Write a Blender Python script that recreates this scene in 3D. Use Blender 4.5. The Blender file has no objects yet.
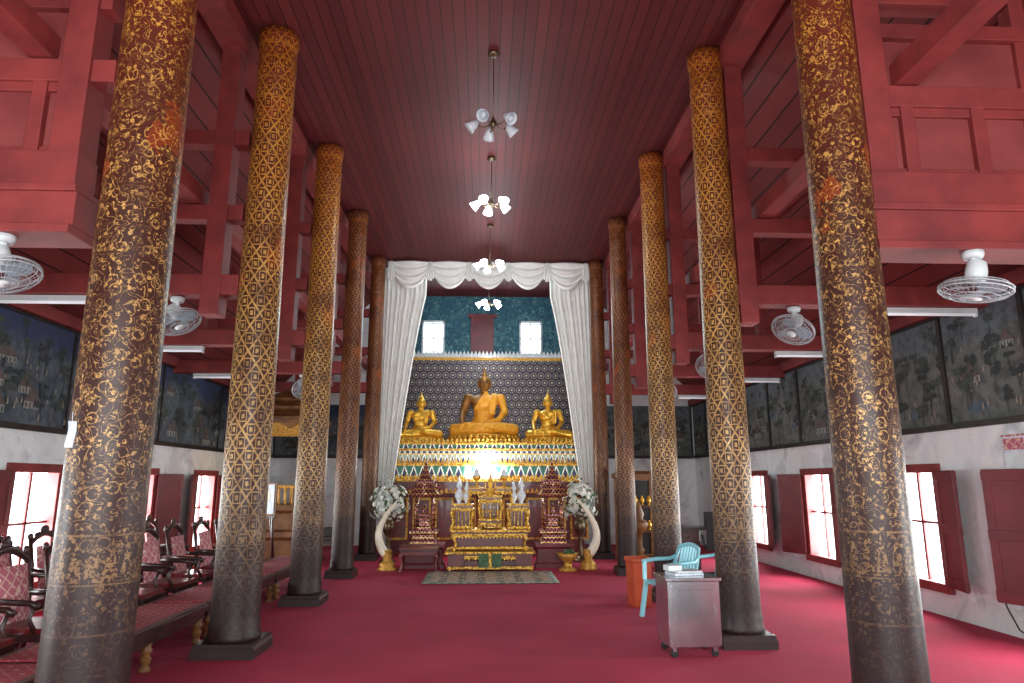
import bpy, math, random
from mathutils import Vector, Matrix
random.seed(7)
PI=math.pi
def S(r,g,b):
    f=lambda c:(c/255/12.92) if c/255<=.04045 else ((c/255+.055)/1.055)**2.4
    return (f(r),f(g),f(b),1)
# ---------------------------------------------------------------- mesh builder
class MB:
    def __init__(s): s.v=[];s.f=[];s.m=[];s.s=[]
    def add(s,vs,fs,mat=0,smooth=False,M=None):
        o=len(s.v)
        for p in vs:
            p=Vector(p)
            if M is not None: p=M@p
            s.v.append(p)
        for f in fs:
            s.f.append([i+o for i in f]); s.m.append(mat); s.s.append(smooth)
    def box(s,c,d,mat=0,M=None):
        x,y,z=c; a,b,h=d[0]/2,d[1]/2,d[2]/2
        vs=[(x-a,y-b,z-h),(x+a,y-b,z-h),(x+a,y+b,z-h),(x-a,y+b,z-h),(x-a,y-b,z+h),(x+a,y-b,z+h),(x+a,y+b,z+h),(x-a,y+b,z+h)]
        s.add(vs,[(0,3,2,1),(4,5,6,7),(0,1,5,4),(1,2,6,5),(2,3,7,6),(3,0,4,7)],mat,False,M)
    def b2(s,x0,x1,y0,y1,z0,z1,mat=0,M=None):
        s.box(((x0+x1)/2,(y0+y1)/2,(z0+z1)/2),(abs(x1-x0),abs(y1-y0),abs(z1-z0)),mat,M)
    def lathe(s,prof,seg=24,mat=0,loc=(0,0,0),M=None,smooth=True,rot=0,sx=1,sy=1):
        vs=[];fs=[]
        n=len(prof)
        for r,z in prof:
            for i in range(seg):
                a=rot+2*PI*i/seg
                vs.append((loc[0]+r*sx*math.cos(a),loc[1]+r*sy*math.sin(a),loc[2]+z))
        for j in range(n-1):
            for i in range(seg):
                k=(i+1)%seg
                fs.append((j*seg+i,j*seg+k,(j+1)*seg+k,(j+1)*seg+i))
        fs.append(tuple(reversed(range(seg)))); fs.append(tuple((n-1)*seg+i for i in range(seg)))
        s.add(vs,fs,mat,smooth,M)
    def sq(s,prof,mat=0,loc=(0,0,0),M=None,sx=1,sy=1):
        s.lathe([(r*math.sqrt(2),z) for r,z in prof],4,mat,loc,M,False,PI/4,sx,sy)
    def tube(s,pts,rad,seg=8,mat=0,M=None,smooth=True,closed=False):
        pts=[Vector(p) for p in pts]; n=len(pts)
        if not hasattr(rad,'__len__'): rad=[rad]*n
        vs=[];fs=[]; up=None
        for i,p in enumerate(pts):
            if closed: t=pts[(i+1)%n]-pts[i-1]
            else: t=pts[min(i+1,n-1)]-pts[max(i-1,0)]
            t.normalize()
            if up is None:
                up=Vector((0,0,1)) if abs(t.z)<.9 else Vector((1,0,0))
            a=t.cross(up)
            if a.length<1e-4: a=t.cross(Vector((0,1,0)))
            a.normalize(); b=t.cross(a); b.normalize(); up=(a.cross(t)).normalized()
            for k in range(seg):
                w=2*PI*k/seg
                vs.append(p+a*math.cos(w)*rad[i]+b*math.sin(w)*rad[i])
        m=n if closed else n-1
        for j in range(m):
            q=(j+1)%n
            for k in range(seg):
                l=(k+1)%seg
                fs.append((j*seg+k,j*seg+l,q*seg+l,q*seg+k))
        if not closed:
            fs.append(tuple(reversed(range(seg)))); fs.append(tuple((n-1)*seg+k for k in range(seg)))
        s.add(vs,fs,mat,smooth,M)
    def ell(s,c,r,mat=0,M=None,u=14,v=9):
        if not hasattr(r,'__len__'): r=(r,r,r)
        vs=[(c[0],c[1],c[2]-r[2])];fs=[]
        for j in range(1,v):
            ph=-PI/2+PI*j/v
            for i in range(u):
                a=2*PI*i/u
                vs.append((c[0]+r[0]*math.cos(ph)*math.cos(a),c[1]+r[1]*math.cos(ph)*math.sin(a),c[2]+r[2]*math.sin(ph)))
        vs.append((c[0],c[1],c[2]+r[2]))
        for i in range(u):
            k=(i+1)%u
            fs.append((0,1+k,1+i))
            for j in range(v-2):
                a=1+j*u; fs.append((a+i,a+k,a+u+k,a+u+i))
            a=1+(v-2)*u; fs.append((a+i,a+k,len(vs)-1))
        s.add(vs,fs,mat,True,M)
    def grid(s,fn,nu,nv,mat=0,M=None,smooth=True):
        vs=[fn(i/nu,j/nv) for j in range(nv+1) for i in range(nu+1)]
        fs=[(j*(nu+1)+i,j*(nu+1)+i+1,(j+1)*(nu+1)+i+1,(j+1)*(nu+1)+i) for j in range(nv) for i in range(nu)]
        s.add(vs,fs,mat,smooth,M)
    def bar(s,p0,p1,w,h,mat=0,M=None):
        p0=Vector(p0);p1=Vector(p1);t=(p1-p0).normalized()
        up=Vector((0,0,1)) if abs(t.z)<.95 else Vector((0,1,0))
        a=t.cross(up).normalized()*w/2; b=a.cross(t).normalized()*h/2
        vs=[p0-a-b,p0+a-b,p0+a+b,p0-a+b,p1-a-b,p1+a-b,p1+a+b,p1-a+b]
        s.add(vs,[(0,1,2,3),(7,6,5,4),(0,4,5,1),(1,5,6,2),(2,6,7,3),(3,7,4,0)],mat,False,M)
def OB(name,mb,mats,loc=(0,0,0),rot=(0,0,0),scale=(1,1,1),parent=None,bevel=0,solid=0):
    me=bpy.data.meshes.new(name)
    me.from_pydata([tuple(p) for p in mb.v],[],mb.f)
    for m in mats: me.materials.append(m)
    for i,p in enumerate(me.polygons):
        p.material_index=mb.m[i]; p.use_smooth=mb.s[i]
    me.update()
    o=bpy.data.objects.new(name,me); bpy.context.collection.objects.link(o)
    o.location=loc;o.rotation_euler=rot;o.scale=scale
    if parent: o.parent=parent
    if solid:
        d=o.modifiers.new('solid','SOLIDIFY'); d.thickness=solid
    if bevel:
        d=o.modifiers.new('bev','BEVEL'); d.width=bevel; d.segments=2; d.limit_method='ANGLE'; d.angle_limit=math.radians(50)
    return o
def dup(o,loc,rot=None,name=None):
    n=o.copy(); n.name=name or o.name; bpy.context.collection.objects.link(n); n.location=loc
    if rot: n.rotation_euler=rot
    return n
# ---------------------------------------------------------------- materials
class Mt:
    def __init__(s,name,rough=.5,metal=0):
        s.m=bpy.data.materials.new(name); s.m.use_nodes=True; s.nt=s.m.node_tree
        s.b=s.nt.nodes['Principled BSDF']
        s.obj=s.n('ShaderNodeTexCoord').outputs['Object']
        sp=s.n('ShaderNodeSeparateXYZ'); s.nt.links.new(s.obj,sp.inputs[0])
        s.x,s.y,s.z=sp.outputs
        s.b.inputs['Roughness'].default_value=rough; s.b.inputs['Metallic'].default_value=metal
    def n(s,t): return s.nt.nodes.new(t)
    def c(s,val,sock):
        if isinstance(val,bpy.types.NodeSocket): s.nt.links.new(val,sock)
        else: sock.default_value=val
    def set(s,k,v): s.c(v,s.b.inputs[k])
    def math(s,op,a,b=0,c=0):
        n=s.n('ShaderNodeMath'); n.operation=op
        s.c(a,n.inputs[0]); s.c(b,n.inputs[1]); s.c(c,n.inputs[2]); return n.outputs[0]
    def fr(s,a): return s.math('FRACT',a)
    def dist(s,a): return s.math('ABSOLUTE',s.math('SUBTRACT',s.fr(a),.5))
    def noise(s,scale,detail=4,rough=.5,dist=0,vec=None):
        n=s.n('ShaderNodeTexNoise'); s.nt.links.new(vec or s.obj,n.inputs['Vector'])
        n.inputs['Scale'].default_value=scale;n.inputs['Detail'].default_value=detail
        n.inputs['Roughness'].default_value=rough;n.inputs['Distortion'].default_value=dist
        return n.outputs[0]
    def voro(s,scale,feature='F1',vec=None):
        n=s.n('ShaderNodeTexVoronoi'); n.feature=feature; s.nt.links.new(vec or s.obj,n.inputs['Vector'])
        n.inputs['Scale'].default_value=scale; return n.outputs
    def vec(s,x,y,z):
        n=s.n('ShaderNodeCombineXYZ'); s.c(x,n.inputs[0]);s.c(y,n.inputs[1]);s.c(z,n.inputs[2]); return n.outputs[0]
    def ramp(s,fac,stops,const=False):
        n=s.n('ShaderNodeValToRGB'); r=n.color_ramp
        if const: r.interpolation='CONSTANT'
        while len(r.elements)<len(stops): r.elements.new(.5)
        for e,(p,c) in zip(r.elements,stops): e.position=p; e.color=c
        s.c(fac,n.inputs[0]); return n.outputs[0]
    def mix(s,f,a,b,blend='MIX'):
        n=s.n('ShaderNodeMix'); n.data_type='RGBA'; n.blend_type=blend
        s.c(f,n.inputs[0]); s.c(a,n.inputs[6]); s.c(b,n.inputs[7]); return n.outputs[2]
    def bump(s,h,st=.3,d=.02):
        n=s.n('ShaderNodeBump'); n.inputs['Strength'].default_value=st; n.inputs['Distance'].default_value=d
        s.nt.links.new(h,n.inputs['Height']); s.nt.links.new(n.outputs[0],s.b.inputs['Normal'])
def simple(name,c1,c2=None,scale=8,rough=.5,metal=0,bump=0,coat=0):
    m=Mt(name,rough,metal); c2=c2 or tuple(x*.7 for x in c1[:3])+(1,)
    f=m.noise(scale,6,.6); m.set('Base Color',m.ramp(f,[(.35,c1),(.68,c2)]))
    if bump: m.bump(f,bump)
    if coat: m.set('Coat Weight',coat)
    return m.m
def emit(name,col,st):
    m=Mt(name); m.set('Base Color',col); m.set('Emission Color',col); m.set('Emission Strength',st); return m.m

def boards(name,axis,freq,c1,c2,groove,rough=.5,dirty=None):
    m=Mt(name,rough)
    a={'x':m.x,'y':m.y,'z':m.z}[axis]
    q=m.math('MULTIPLY',a,freq)
    w=m.n('ShaderNodeTexWhiteNoise'); w.noise_dimensions='1D'; m.nt.links.new(m.math('FLOOR',q),w.inputs['W'])
    col=m.mix(w.outputs[0],c1,c2)
    col=m.mix(m.math('MULTIPLY',m.noise(3,5),.5),col,c2)
    g=m.math('LESS_THAN',m.fr(q),.08)
    col=m.mix(g,col,groove); m.set('Base Color',col)
    m.bump(m.math('SUBTRACT',m.math('MULTIPLY',m.noise(40,2),.1),g),.5,.015)
    m.set('Specular IOR Level',.25)
    return m.m
M_ceil=boards('nave_ceiling_boards','x',7.5,S(98,36,37),S(82,29,31),S(40,10,14),.6)
M_slope=boards('aisle_ceiling_boards','z',5.5,S(124,50,49),S(100,39,39),S(46,12,15),.65)
M_tim=simple('red_oxide_timber',S(138,51,49),S(108,37,38),3,.62,0,.15)
M_timpanel=simple('red_panel_timber',S(138,62,60),S(116,45,45),2.2,.62,0,.15)
M_shut=simple('maroon_shutter_paint',S(114,38,44),S(88,26,32),3,.5)
m=Mt('crimson_carpet',.95)
f=m.noise(1.2,5); g=m.noise(120,2)
m.set('Base Color',m.mix(g,m.ramp(f,[(.3,S(186,32,74)),(.7,S(168,26,62))]),m.ramp(f,[(.3,S(164,26,60)),(.7,S(144,20,50))])))
m.bump(g,.4,.006); M_carpet=m.m
m=Mt('weathered_plaster',.85)
f=m.noise(1.6,9,.65,.6)
col=m.ramp(f,[(.3,S(210,218,222)),(.52,S(232,236,236)),(.68,S(180,188,192))])
low=m.math('LESS_THAN',m.math('ADD',m.z,m.math('MULTIPLY',m.noise(4,6),.3)),.45)
m.set('Base Color',m.mix(m.math('MULTIPLY',low,.25),col,S(150,140,135)))
m.bump(m.noise(14,6),.25,.02); M_plaster=m.m
# mural backgrounds (figures, trees and houses are painted on as flat shapes below)
def mural(name,skyc,land,land2,dk):
    m=Mt(name,.75)
    h=m.math('ADD',m.z,m.math('MULTIPLY',m.noise(1.2,6,.6),.9))
    ground=m.mix(m.ramp(m.noise(1.6,8,.65),[(.4,(0,0,0,1)),(.6,(1,1,1,1))]),land,land2)
    col=m.mix(m.ramp(m.math('SUBTRACT',h,3.3),[(.30,(0,0,0,1)),(.5,(1,1,1,1))]),ground,skyc)
    col=m.mix(m.math('MULTIPLY',m.ramp(m.noise(9,8,.7),[(.46,(0,0,0,1)),(.6,(1,1,1,1))]),.7),col,dk)
    m.set('Base Color',col); return m.m
M_murR=mural('landscape_mural',S(90,100,106),S(108,110,104),S(84,90,86),S(58,64,62))
M_murL=mural('blue_landscape_mural',S(46,58,92),S(92,100,106),S(68,78,88),S(46,54,62))
P_tree=simple('mural_foliage_paint',S(70,80,72),S(48,56,54),22,.8)
P_tree2=simple('mural_dark_foliage_paint',S(54,62,60),S(38,44,46),22,.8)
P_wall=simple('mural_pale_paint',S(146,148,140),S(116,118,114),14,.8)
P_roof=simple('mural_roof_paint',S(96,84,78),S(76,68,66),14,.8)
P_fig=simple('mural_figure_paint',S(154,148,134),S(118,108,98),30,.8)
P_blue=simple('mural_water_paint',S(84,100,112),S(68,84,96),8,.8)
m=Mt('teal_mural',.7)
g1=m.voro(6.5)[0]; g2=m.noise(14,6,.7)
col=m.mix(m.ramp(g2,[(.42,(0,0,0,1)),(.6,(1,1,1,1))]),S(44,98,118),S(30,68,84))
rg=m.math('LESS_THAN',m.math('ABSOLUTE',m.math('SUBTRACT',g1,.42)),.05)
col=m.mix(m.math('MULTIPLY',rg,.6),col,S(100,150,146)); col=m.mix(m.math('MULTIPLY',m.math('LESS_THAN',g1,.14),.7),col,S(160,166,136))
m.set('Base Color',col); M_murB=m.m
M_dark=simple('dark_wood_frame',S(36,24,22),S(20,14,12),6,.5)
M_wood=simple('polished_dark_wood',S(64,32,26),S(30,15,13),7,.38,0,.08,.2)
M_teak=simple('golden_teak',S(130,86,42),S(88,52,24),5,.5,0,.1)
M_gold=simple('bright_gold',S(250,200,84),S(214,150,44),14,.32,.6,.2)
m=Mt('carved_gilt',.38,.45)
vv=m.voro(26); nn=m.noise(18,4,.6)
col=m.ramp(nn,[(.35,S(254,214,100)),(.65,S(228,168,62))])
col=m.mix(m.math('MULTIPLY',m.math('GREATER_THAN',vv[0],.56),.7),col,S(110,44,20))
m.set('Base Color',col); m.bump(vv[0],.8,.015); M_carv=m.m
M_goldp=simple('gold_leaf_paint',S(226,176,78),S(146,92,36),22,.42,.4,.5)
M_redl=simple('red_lacquer',S(112,24,26),S(68,12,16),9,.35,0,.1,.2)
M_white=simple('white_porcelain',S(240,244,246),S(206,214,224),18,.2,0,0,.5)
M_wplast=simple('white_fan_plastic',S(216,222,222),S(196,204,206),4,.4)
M_wire=simple('fan_grille_wire',S(186,194,198),None,4,.35,.3)
M_blade=simple('fan_blade_grey',S(140,156,166),S(122,138,148),4,.35)
M_ivory=simple('ivory',S(242,234,216),S(220,206,180),4,.3)
M_green=simple('leaf_green',S(70,104,64),S(38,66,40),8,.6)
M_petal=simple('white_petal',S(240,244,236),S(218,226,216),8,.6)
M_steel=simple('brushed_steel',S(214,218,222),S(176,182,188),2,.2,.95,.02)
M_black=simple('black_rubber',S(24,24,24),None,5,.7)
M_turq=simple('turquoise_plastic',S(146,210,220),S(130,196,208),3,.35)
M_orange=simple('orange_plastic',S(190,76,36),S(164,60,28),3,.4)
M_brass=simple('aged_brass',S(120,104,80),S(80,66,50),8,.35,.8)
M_tube=emit('fluorescent_tube_faint_glow',S(236,240,244),.3)  # weak glow put into the tube material; no light object goes with it
M_lit=emit('lit_glass_shade',S(235,248,255),12)
M_unlit=simple('frosted_glass_shade',S(206,214,220),S(176,184,192),6,.25,0,0,.5)
M_lamp=emit('bright_altar_tube',S(240,250,255),40)
M_paper=simple('printed_paper',S(222,226,232),S(180,186,204),26,.7)
m=Mt('curtain_fabric',.8); m.set('Base Color',m.ramp(m.noise(5,3),[(.3,S(248,248,244)),(.7,S(240,240,236))]))
m.bump(m.noise(60,2),.15,.004); M_curt=m.m
# column lacquer
def colmat(name,kind,Ndiv,K,baseS,goldS):
    m=Mt(name,.3)
    ang=m.math('DIVIDE',m.math('ARCTAN2',m.y,m.x),2*PI)
    z=m.z
    wob=m.math('MULTIPLY',m.math('SUBTRACT',m.noise(9,3),.5),.08)
    p=m.math('MULTIPLY',ang,Ndiv); q=m.math('MULTIPLY',z,K)
    A=m.math('ADD',m.math('ADD',p,q),wob); B=m.math('ADD',m.math('SUBTRACT',p,q),wob)
    d1=m.dist(A); d2=m.dist(B)
    mx=m.math('MAXIMUM',d1,d2); sm=m.math('ADD',d1,d2)
    if kind=='lattice':
        lines=m.math('GREATER_THAN',mx,.435)
        cen=m.math('LESS_THAN',sm,.17)
        ring=m.math('LESS_THAN',m.math('ABSOLUTE',m.math('SUBTRACT',sm,.40)),.045)
        mask=m.math('MAXIMUM',m.math('MAXIMUM',lines,cen),ring)
        fil=m.math('GREATER_THAN',m.noise(44,3,.6,.6),.60)
        mask=m.math('MAXIMUM',mask,m.math('MULTIPLY',fil,.4))
        mask=m.math('MULTIPLY',mask,m.ramp(m.noise(60,3,.6),[(.36,(.3,.3,.3,1)),(.50,(1,1,1,1))]))
    else:
        v=m.vec(m.math('MULTIPLY',m.math('COSINE',m.math('MULTIPLY',ang,2*PI)),.24),m.math('MULTIPLY',m.math('SINE',m.math('MULTIPLY',ang,2*PI)),.24),z)
        nn=m.noise(11,1,.5,.5,v)
        sc=m.math('LESS_THAN',m.dist(m.math('MULTIPLY',nn,7)),.07)
        vo=m.voro(22,'F1',v)[0]
        fl=m.math('LESS_THAN',vo,.33)
        fil=m.math('GREATER_THAN',m.noise(60,3,.6,.5),.5)
        mask=m.math('MULTIPLY',fl,fil)
        vo2=m.math('LESS_THAN',m.math('ABSOLUTE',m.math('SUBTRACT',m.voro(9,'F1',v)[0],.33)),.035)
        mask=m.math('MAXIMUM',mask,m.math('MULTIPLY',m.math('MAXIMUM',vo2,sc),m.math('ADD',.25,m.math('MULTIPLY',fil,.6))))
    def between(a,b): return m.math('MULTIPLY',m.math('GREATER_THAN',z,a),m.math('LESS_THAN',z,b))
    bands=None
    for a,b in ((.72,.732),(1.0,1.01),(1.28,1.292),(5.75,5.78),(5.98,6.0),(6.22,6.25),(6.4,6.44)):
        t=between(a,b); bands=t if bands is None else m.math('MAXIMUM',bands,t)
    bands=m.math('MULTIPLY',bands,m.ramp(m.noise(20,3),[(.4,(.2,.2,.2,1)),(.55,(.8,.8,.8,1))]))
    tri=m.math('MULTIPLY',m.dist(m.math('MULTIPLY',ang,16)),2)
    zz=m.math('DIVIDE',m.math('SUBTRACT',z,1.02),.26)
    teeth=m.math('MULTIPLY',between(1.02,1.28),m.math('GREATER_THAN',tri,zz))
    teeth=m.math('MULTIPLY',teeth,m.math('GREATER_THAN',m.noise(50,3),.52))
    mask=m.math('MAXIMUM',mask,m.math('MAXIMUM',bands,teeth))
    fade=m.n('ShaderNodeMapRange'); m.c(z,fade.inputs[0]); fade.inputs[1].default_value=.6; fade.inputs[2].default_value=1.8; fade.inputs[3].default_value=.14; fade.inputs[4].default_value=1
    wear=m.ramp(m.noise(3.2,8,.7,.5),[(.34,(.25,.25,.25,1)),(.54,(1,1,1,1))])
    mask=m.math('MULTIPLY',m.math('MULTIPLY',mask,fade.outputs[0]),wear)
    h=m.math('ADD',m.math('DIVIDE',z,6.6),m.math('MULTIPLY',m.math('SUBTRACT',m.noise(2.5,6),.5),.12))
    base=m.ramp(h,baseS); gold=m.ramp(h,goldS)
    patch=m.math('MULTIPLY',m.math('GREATER_THAN',m.noise(2.2,6,.65),.58),m.math('GREATER_THAN',z,3.2))
    base=m.mix(m.math('MULTIPLY',patch,.6),base,S(140,56,24))
    m.set('Base Color',m.mix(mask,base,gold)); m.set('Metallic',m.math('MULTIPLY',mask,.25))
    lowr=m.n('ShaderNodeMapRange'); m.c(z,lowr.inputs[0]); lowr.inputs[1].default_value=.8; lowr.inputs[2].default_value=2.2; lowr.inputs[3].default_value=.12; lowr.inputs[4].default_value=0
    m.set('Roughness',m.math('ADD',m.math('ADD',m.math('MULTIPLY',m.noise(6,4),.25),.24),lowr.outputs[0]))
    m.set('Specular IOR Level',.35); m.bump(mask,.25,.004)
    return m.m
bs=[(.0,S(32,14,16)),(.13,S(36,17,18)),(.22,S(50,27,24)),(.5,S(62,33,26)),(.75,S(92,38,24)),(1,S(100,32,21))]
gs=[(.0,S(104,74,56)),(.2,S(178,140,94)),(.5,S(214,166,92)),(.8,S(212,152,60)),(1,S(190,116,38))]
M_colA=colmat('gilded_lacquer_scroll','scroll',8,3.4,bs,gs)
M_colB=colmat('gilded_lacquer_lattice','lattice',8,3.8,bs,gs)
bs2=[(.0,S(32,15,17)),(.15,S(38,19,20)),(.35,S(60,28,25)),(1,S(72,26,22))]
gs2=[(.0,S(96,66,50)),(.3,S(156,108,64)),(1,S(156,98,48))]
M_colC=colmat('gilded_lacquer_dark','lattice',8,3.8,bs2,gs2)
M_plinth=simple('dark_plinth_paint',S(48,26,27),S(32,17,18),4,.5,0,.1,.1)
def mosaic(name,kx,kz,cA,cB,cC):
    m=Mt(name,.25,.4)
    tri=m.math('MULTIPLY',m.dist(m.math('MULTIPLY',m.x,kx)),2); zz=m.fr(m.math('MULTIPLY',m.z,kz))
    a=m.math('GREATER_THAN',tri,zz)
    e=m.math('LESS_THAN',m.math('ABSOLUTE',m.math('SUBTRACT',tri,zz)),.13)
    v=m.voro(30)
    col=m.mix(a,cA,cB); col=m.mix(m.math('MULTIPLY',m.math('GREATER_THAN',v[0],.3),.35),col,S(20,20,26)); col=m.mix(e,col,cC)
    ln=m.math('LESS_THAN',zz,.12); col=m.mix(ln,col,S(230,190,90))
    m.set('Base Color',col); m.bump(v[0],.5,.01); return m.m
M_mos1=mosaic('mirror_mosaic_green',5,3.6,S(60,120,104),S(60,62,96),S(226,226,210))
M_mos2=mosaic('mirror_mosaic_blue',8,5.0,S(190,190,160),S(70,84,120),S(235,235,225))
M_mosR=mosaic('red_mirror_mosaic',14,11,S(138,34,44),S(84,20,30),S(204,150,140))
m=Mt('retable_lattice',.35,.3)
px=m.math('MULTIPLY',m.x,5.2); pz=m.math('MULTIPLY',m.z,5.2)
sh=m.math('MULTIPLY',m.math('FLOOR',pz),.5)
dx=m.dist(m.math('ADD',px,sh)); dz=m.dist(pz)
d=m.math('SQRT',m.math('ADD',m.math('MULTIPLY',dx,dx),m.math('MULTIPLY',dz,dz)))
ring=m.math('LESS_THAN',m.math('ABSOLUTE',m.math('SUBTRACT',d,.38)),.045); cen=m.math('LESS_THAN',d,.13)
col=m.mix(ring,S(62,50,56),S(138,132,134)); col=m.mix(cen,col,S(196,184,160)); m.set('Base Color',col); M_ret=m.m
m=Mt('patterned_pink_fabric',.85)
v=m.voro(16); w=m.dist(m.math('MULTIPLY',m.math('ADD',m.y,m.z),9)); w2=m.dist(m.math('MULTIPLY',m.math('SUBTRACT',m.y,m.z),9))
col=m.mix(m.math('GREATER_THAN',m.math('MAXIMUM',w,w2),.43),S(176,96,112),S(204,168,154)); col=m.mix(m.math('LESS_THAN',v[0],.3),col,S(210,180,164))
m.set('Base Color',col); M_pink=m.m
m=Mt('patterned_mat_fabric',.9)
w=m.dist(m.math('MULTIPLY',m.math('ADD',m.x,m.y),5)); w2=m.dist(m.math('MULTIPLY',m.math('SUBTRACT',m.x,m.y),5))
edge=m.math('GREATER_THAN',m.math('ABSOLUTE',m.math('ADD',m.x,3.17)),.25)
col=m.mix(m.math('GREATER_THAN',m.math('MAXIMUM',w,w2),.46),S(144,42,58),S(156,92,86)); col=m.mix(m.math('LESS_THAN',m.math('ADD',w,w2),.16),col,S(166,124,94))
col=m.mix(edge,col,S(88,56,50))
m.set('Base Color',col); M_mat=m.m
m=Mt('striped_rug',.95)
st=m.math('LESS_THAN',m.dist(m.math('MULTIPLY',m.x,3.2)),.2)
v=m.noise(16,3,.5,1)
col=m.mix(st,S(160,134,114),S(110,96,86)); col=m.mix(m.math('GREATER_THAN',v,.56),col,S(190,172,146))
bx=m.math('GREATER_THAN',m.math('ABSOLUTE',m.x),.98); by=m.math('GREATER_THAN',m.math('ABSOLUTE',m.y),.62)
edge=m.math('MAXIMUM',bx,by); col=m.mix(edge,col,m.mix(m.math('GREATER_THAN',v,.5),S(92,116,108),S(168,160,140)))
m.set('Base Color',col); M_rug=m.m
# ---------------------------------------------------------------- room shell
Y0,Y1,XW=-2.6,18.3,5.6
mb=MB(); mb.b2(-XW-.3,XW+.3,Y0,Y1+.3,-.12,0); OB('floor',mb,[M_carpet])
mb=MB(); mb.b2(-2.98,2.98,Y0,Y1,6.62,6.74); OB('ceiling',mb,[M_ceil])
for s,nm in ((-1,'left'),(1,'right')):
    mb=MB()
    a=(s*2.98,6.62); b=(s*5.92,3.62)
    vs=[(a[0],Y0,a[1]),(a[0],Y1,a[1]),(b[0],Y1,b[1]),(b[0],Y0,b[1])]; vs+=[(x,y,z+.12) for x,y,z in vs]
    mb.add(vs,[(0,1,2,3),(7,6,5,4),(0,4,5,1),(1,5,6,2),(2,6,7,3),(3,7,4,0)])
    OB('ceiling_'+nm,mb,[M_slope])
wc=[3.65,6.28,8.9,11.52,14.15]; wz0,wz1,hw=.36,1.74,.46
def paint_scene(mb,P,u0,u1,z0,z1,rnd):
    # P(u,z,d): point on the wall, d = tiny paint thickness; flat painted shapes, far to near
    def poly(pts,m,d): mb.add([P(u,min(max(z,z0),z1),d) for u,z in pts],[tuple(range(len(pts)))],m)
    W=u1-u0; H=z1-z0; d=.002
    def blob(u,z,r,m,dd,n=11,sq=.8):
        pts=[(u+r*(.75+.45*rnd.random())*math.cos(2*PI*i/n),z+sq*r*(.75+.45*rnd.random())*math.sin(2*PI*i/n)) for i in range(n)]
        poly([(min(max(a,u0),u1),b) for a,b in pts],m,dd)
    for k in range(int(W*1.0)):
        u=u0+.3+rnd.random()*(W-.6); blob(u,z0+rnd.random()*H*.6,.12+.12*rnd.random(),7,d,12,.35)
    items=[]
    for k in range(int(W*15)): items.append((z0+.02+rnd.random()*H*.8,'t'))
    for k in range(int(W*2.2)): items.append((z0+.04+rnd.random()*H*.6,'h'))
    for k in range(int(W*14)): items.append((z0+.02+rnd.random()*H*.66,'f'))
    items.sort(reverse=True)
    for i,(z,k) in enumerate(items):
        dd=d+.002+i*.012/len(items)
        u=u0+.15+rnd.random()*(W-.3)
        sc=1.15-.6*(z-z0)/H
        if k=='t':
            h=(.14+.18*rnd.random())*sc; mm=3 if rnd.random()<.5 else 2
            poly([(u-.007,z),(u+.007,z),(u+.004,z+h),(u-.004,z+h)],3,dd)
            for q in range(6): blob(u+(rnd.random()-.5)*.18*sc,z+h+(rnd.random()-.35)*.13*sc,(.025+.04*rnd.random())*sc,mm,dd+.0001*(q+1),9,.75)
        elif k=='h':
            w=(.10+.09*rnd.random())*sc; h=.08*sc
            poly([(u-w,z),(u+w,z),(u+w,z+h),(u-w,z+h)],4,dd)
            poly([(u-w*1.25,z+h),(u+w*1.25,z+h),(u+w*.5,z+h*2),(u-w*.5,z+h*2)],5,dd)
            poly([(u-w*.6,z+h*2),(u+w*.6,z+h*2),(u+w*.08,z+h*3.2),(u-w*.08,z+h*3.2)],5,dd)
            for q in range(4):
                a=u-w*.8+q*w*.5; poly([(a,z+.1*h),(a+w*.16,z+.1*h),(a+w*.16,z+h*.8),(a,z+h*.8)],3,dd+.0002)
        else:
            h=.075*sc
            poly([(u-.2*h,z),(u+.2*h,z),(u+.16*h,z+.75*h),(u-.16*h,z+.75*h)],6,dd)
            poly([(u-.1*h,z+.77*h),(u+.1*h,z+.77*h),(u+.1*h,z+h),(u-.1*h,z+h)],6,dd)
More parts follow.
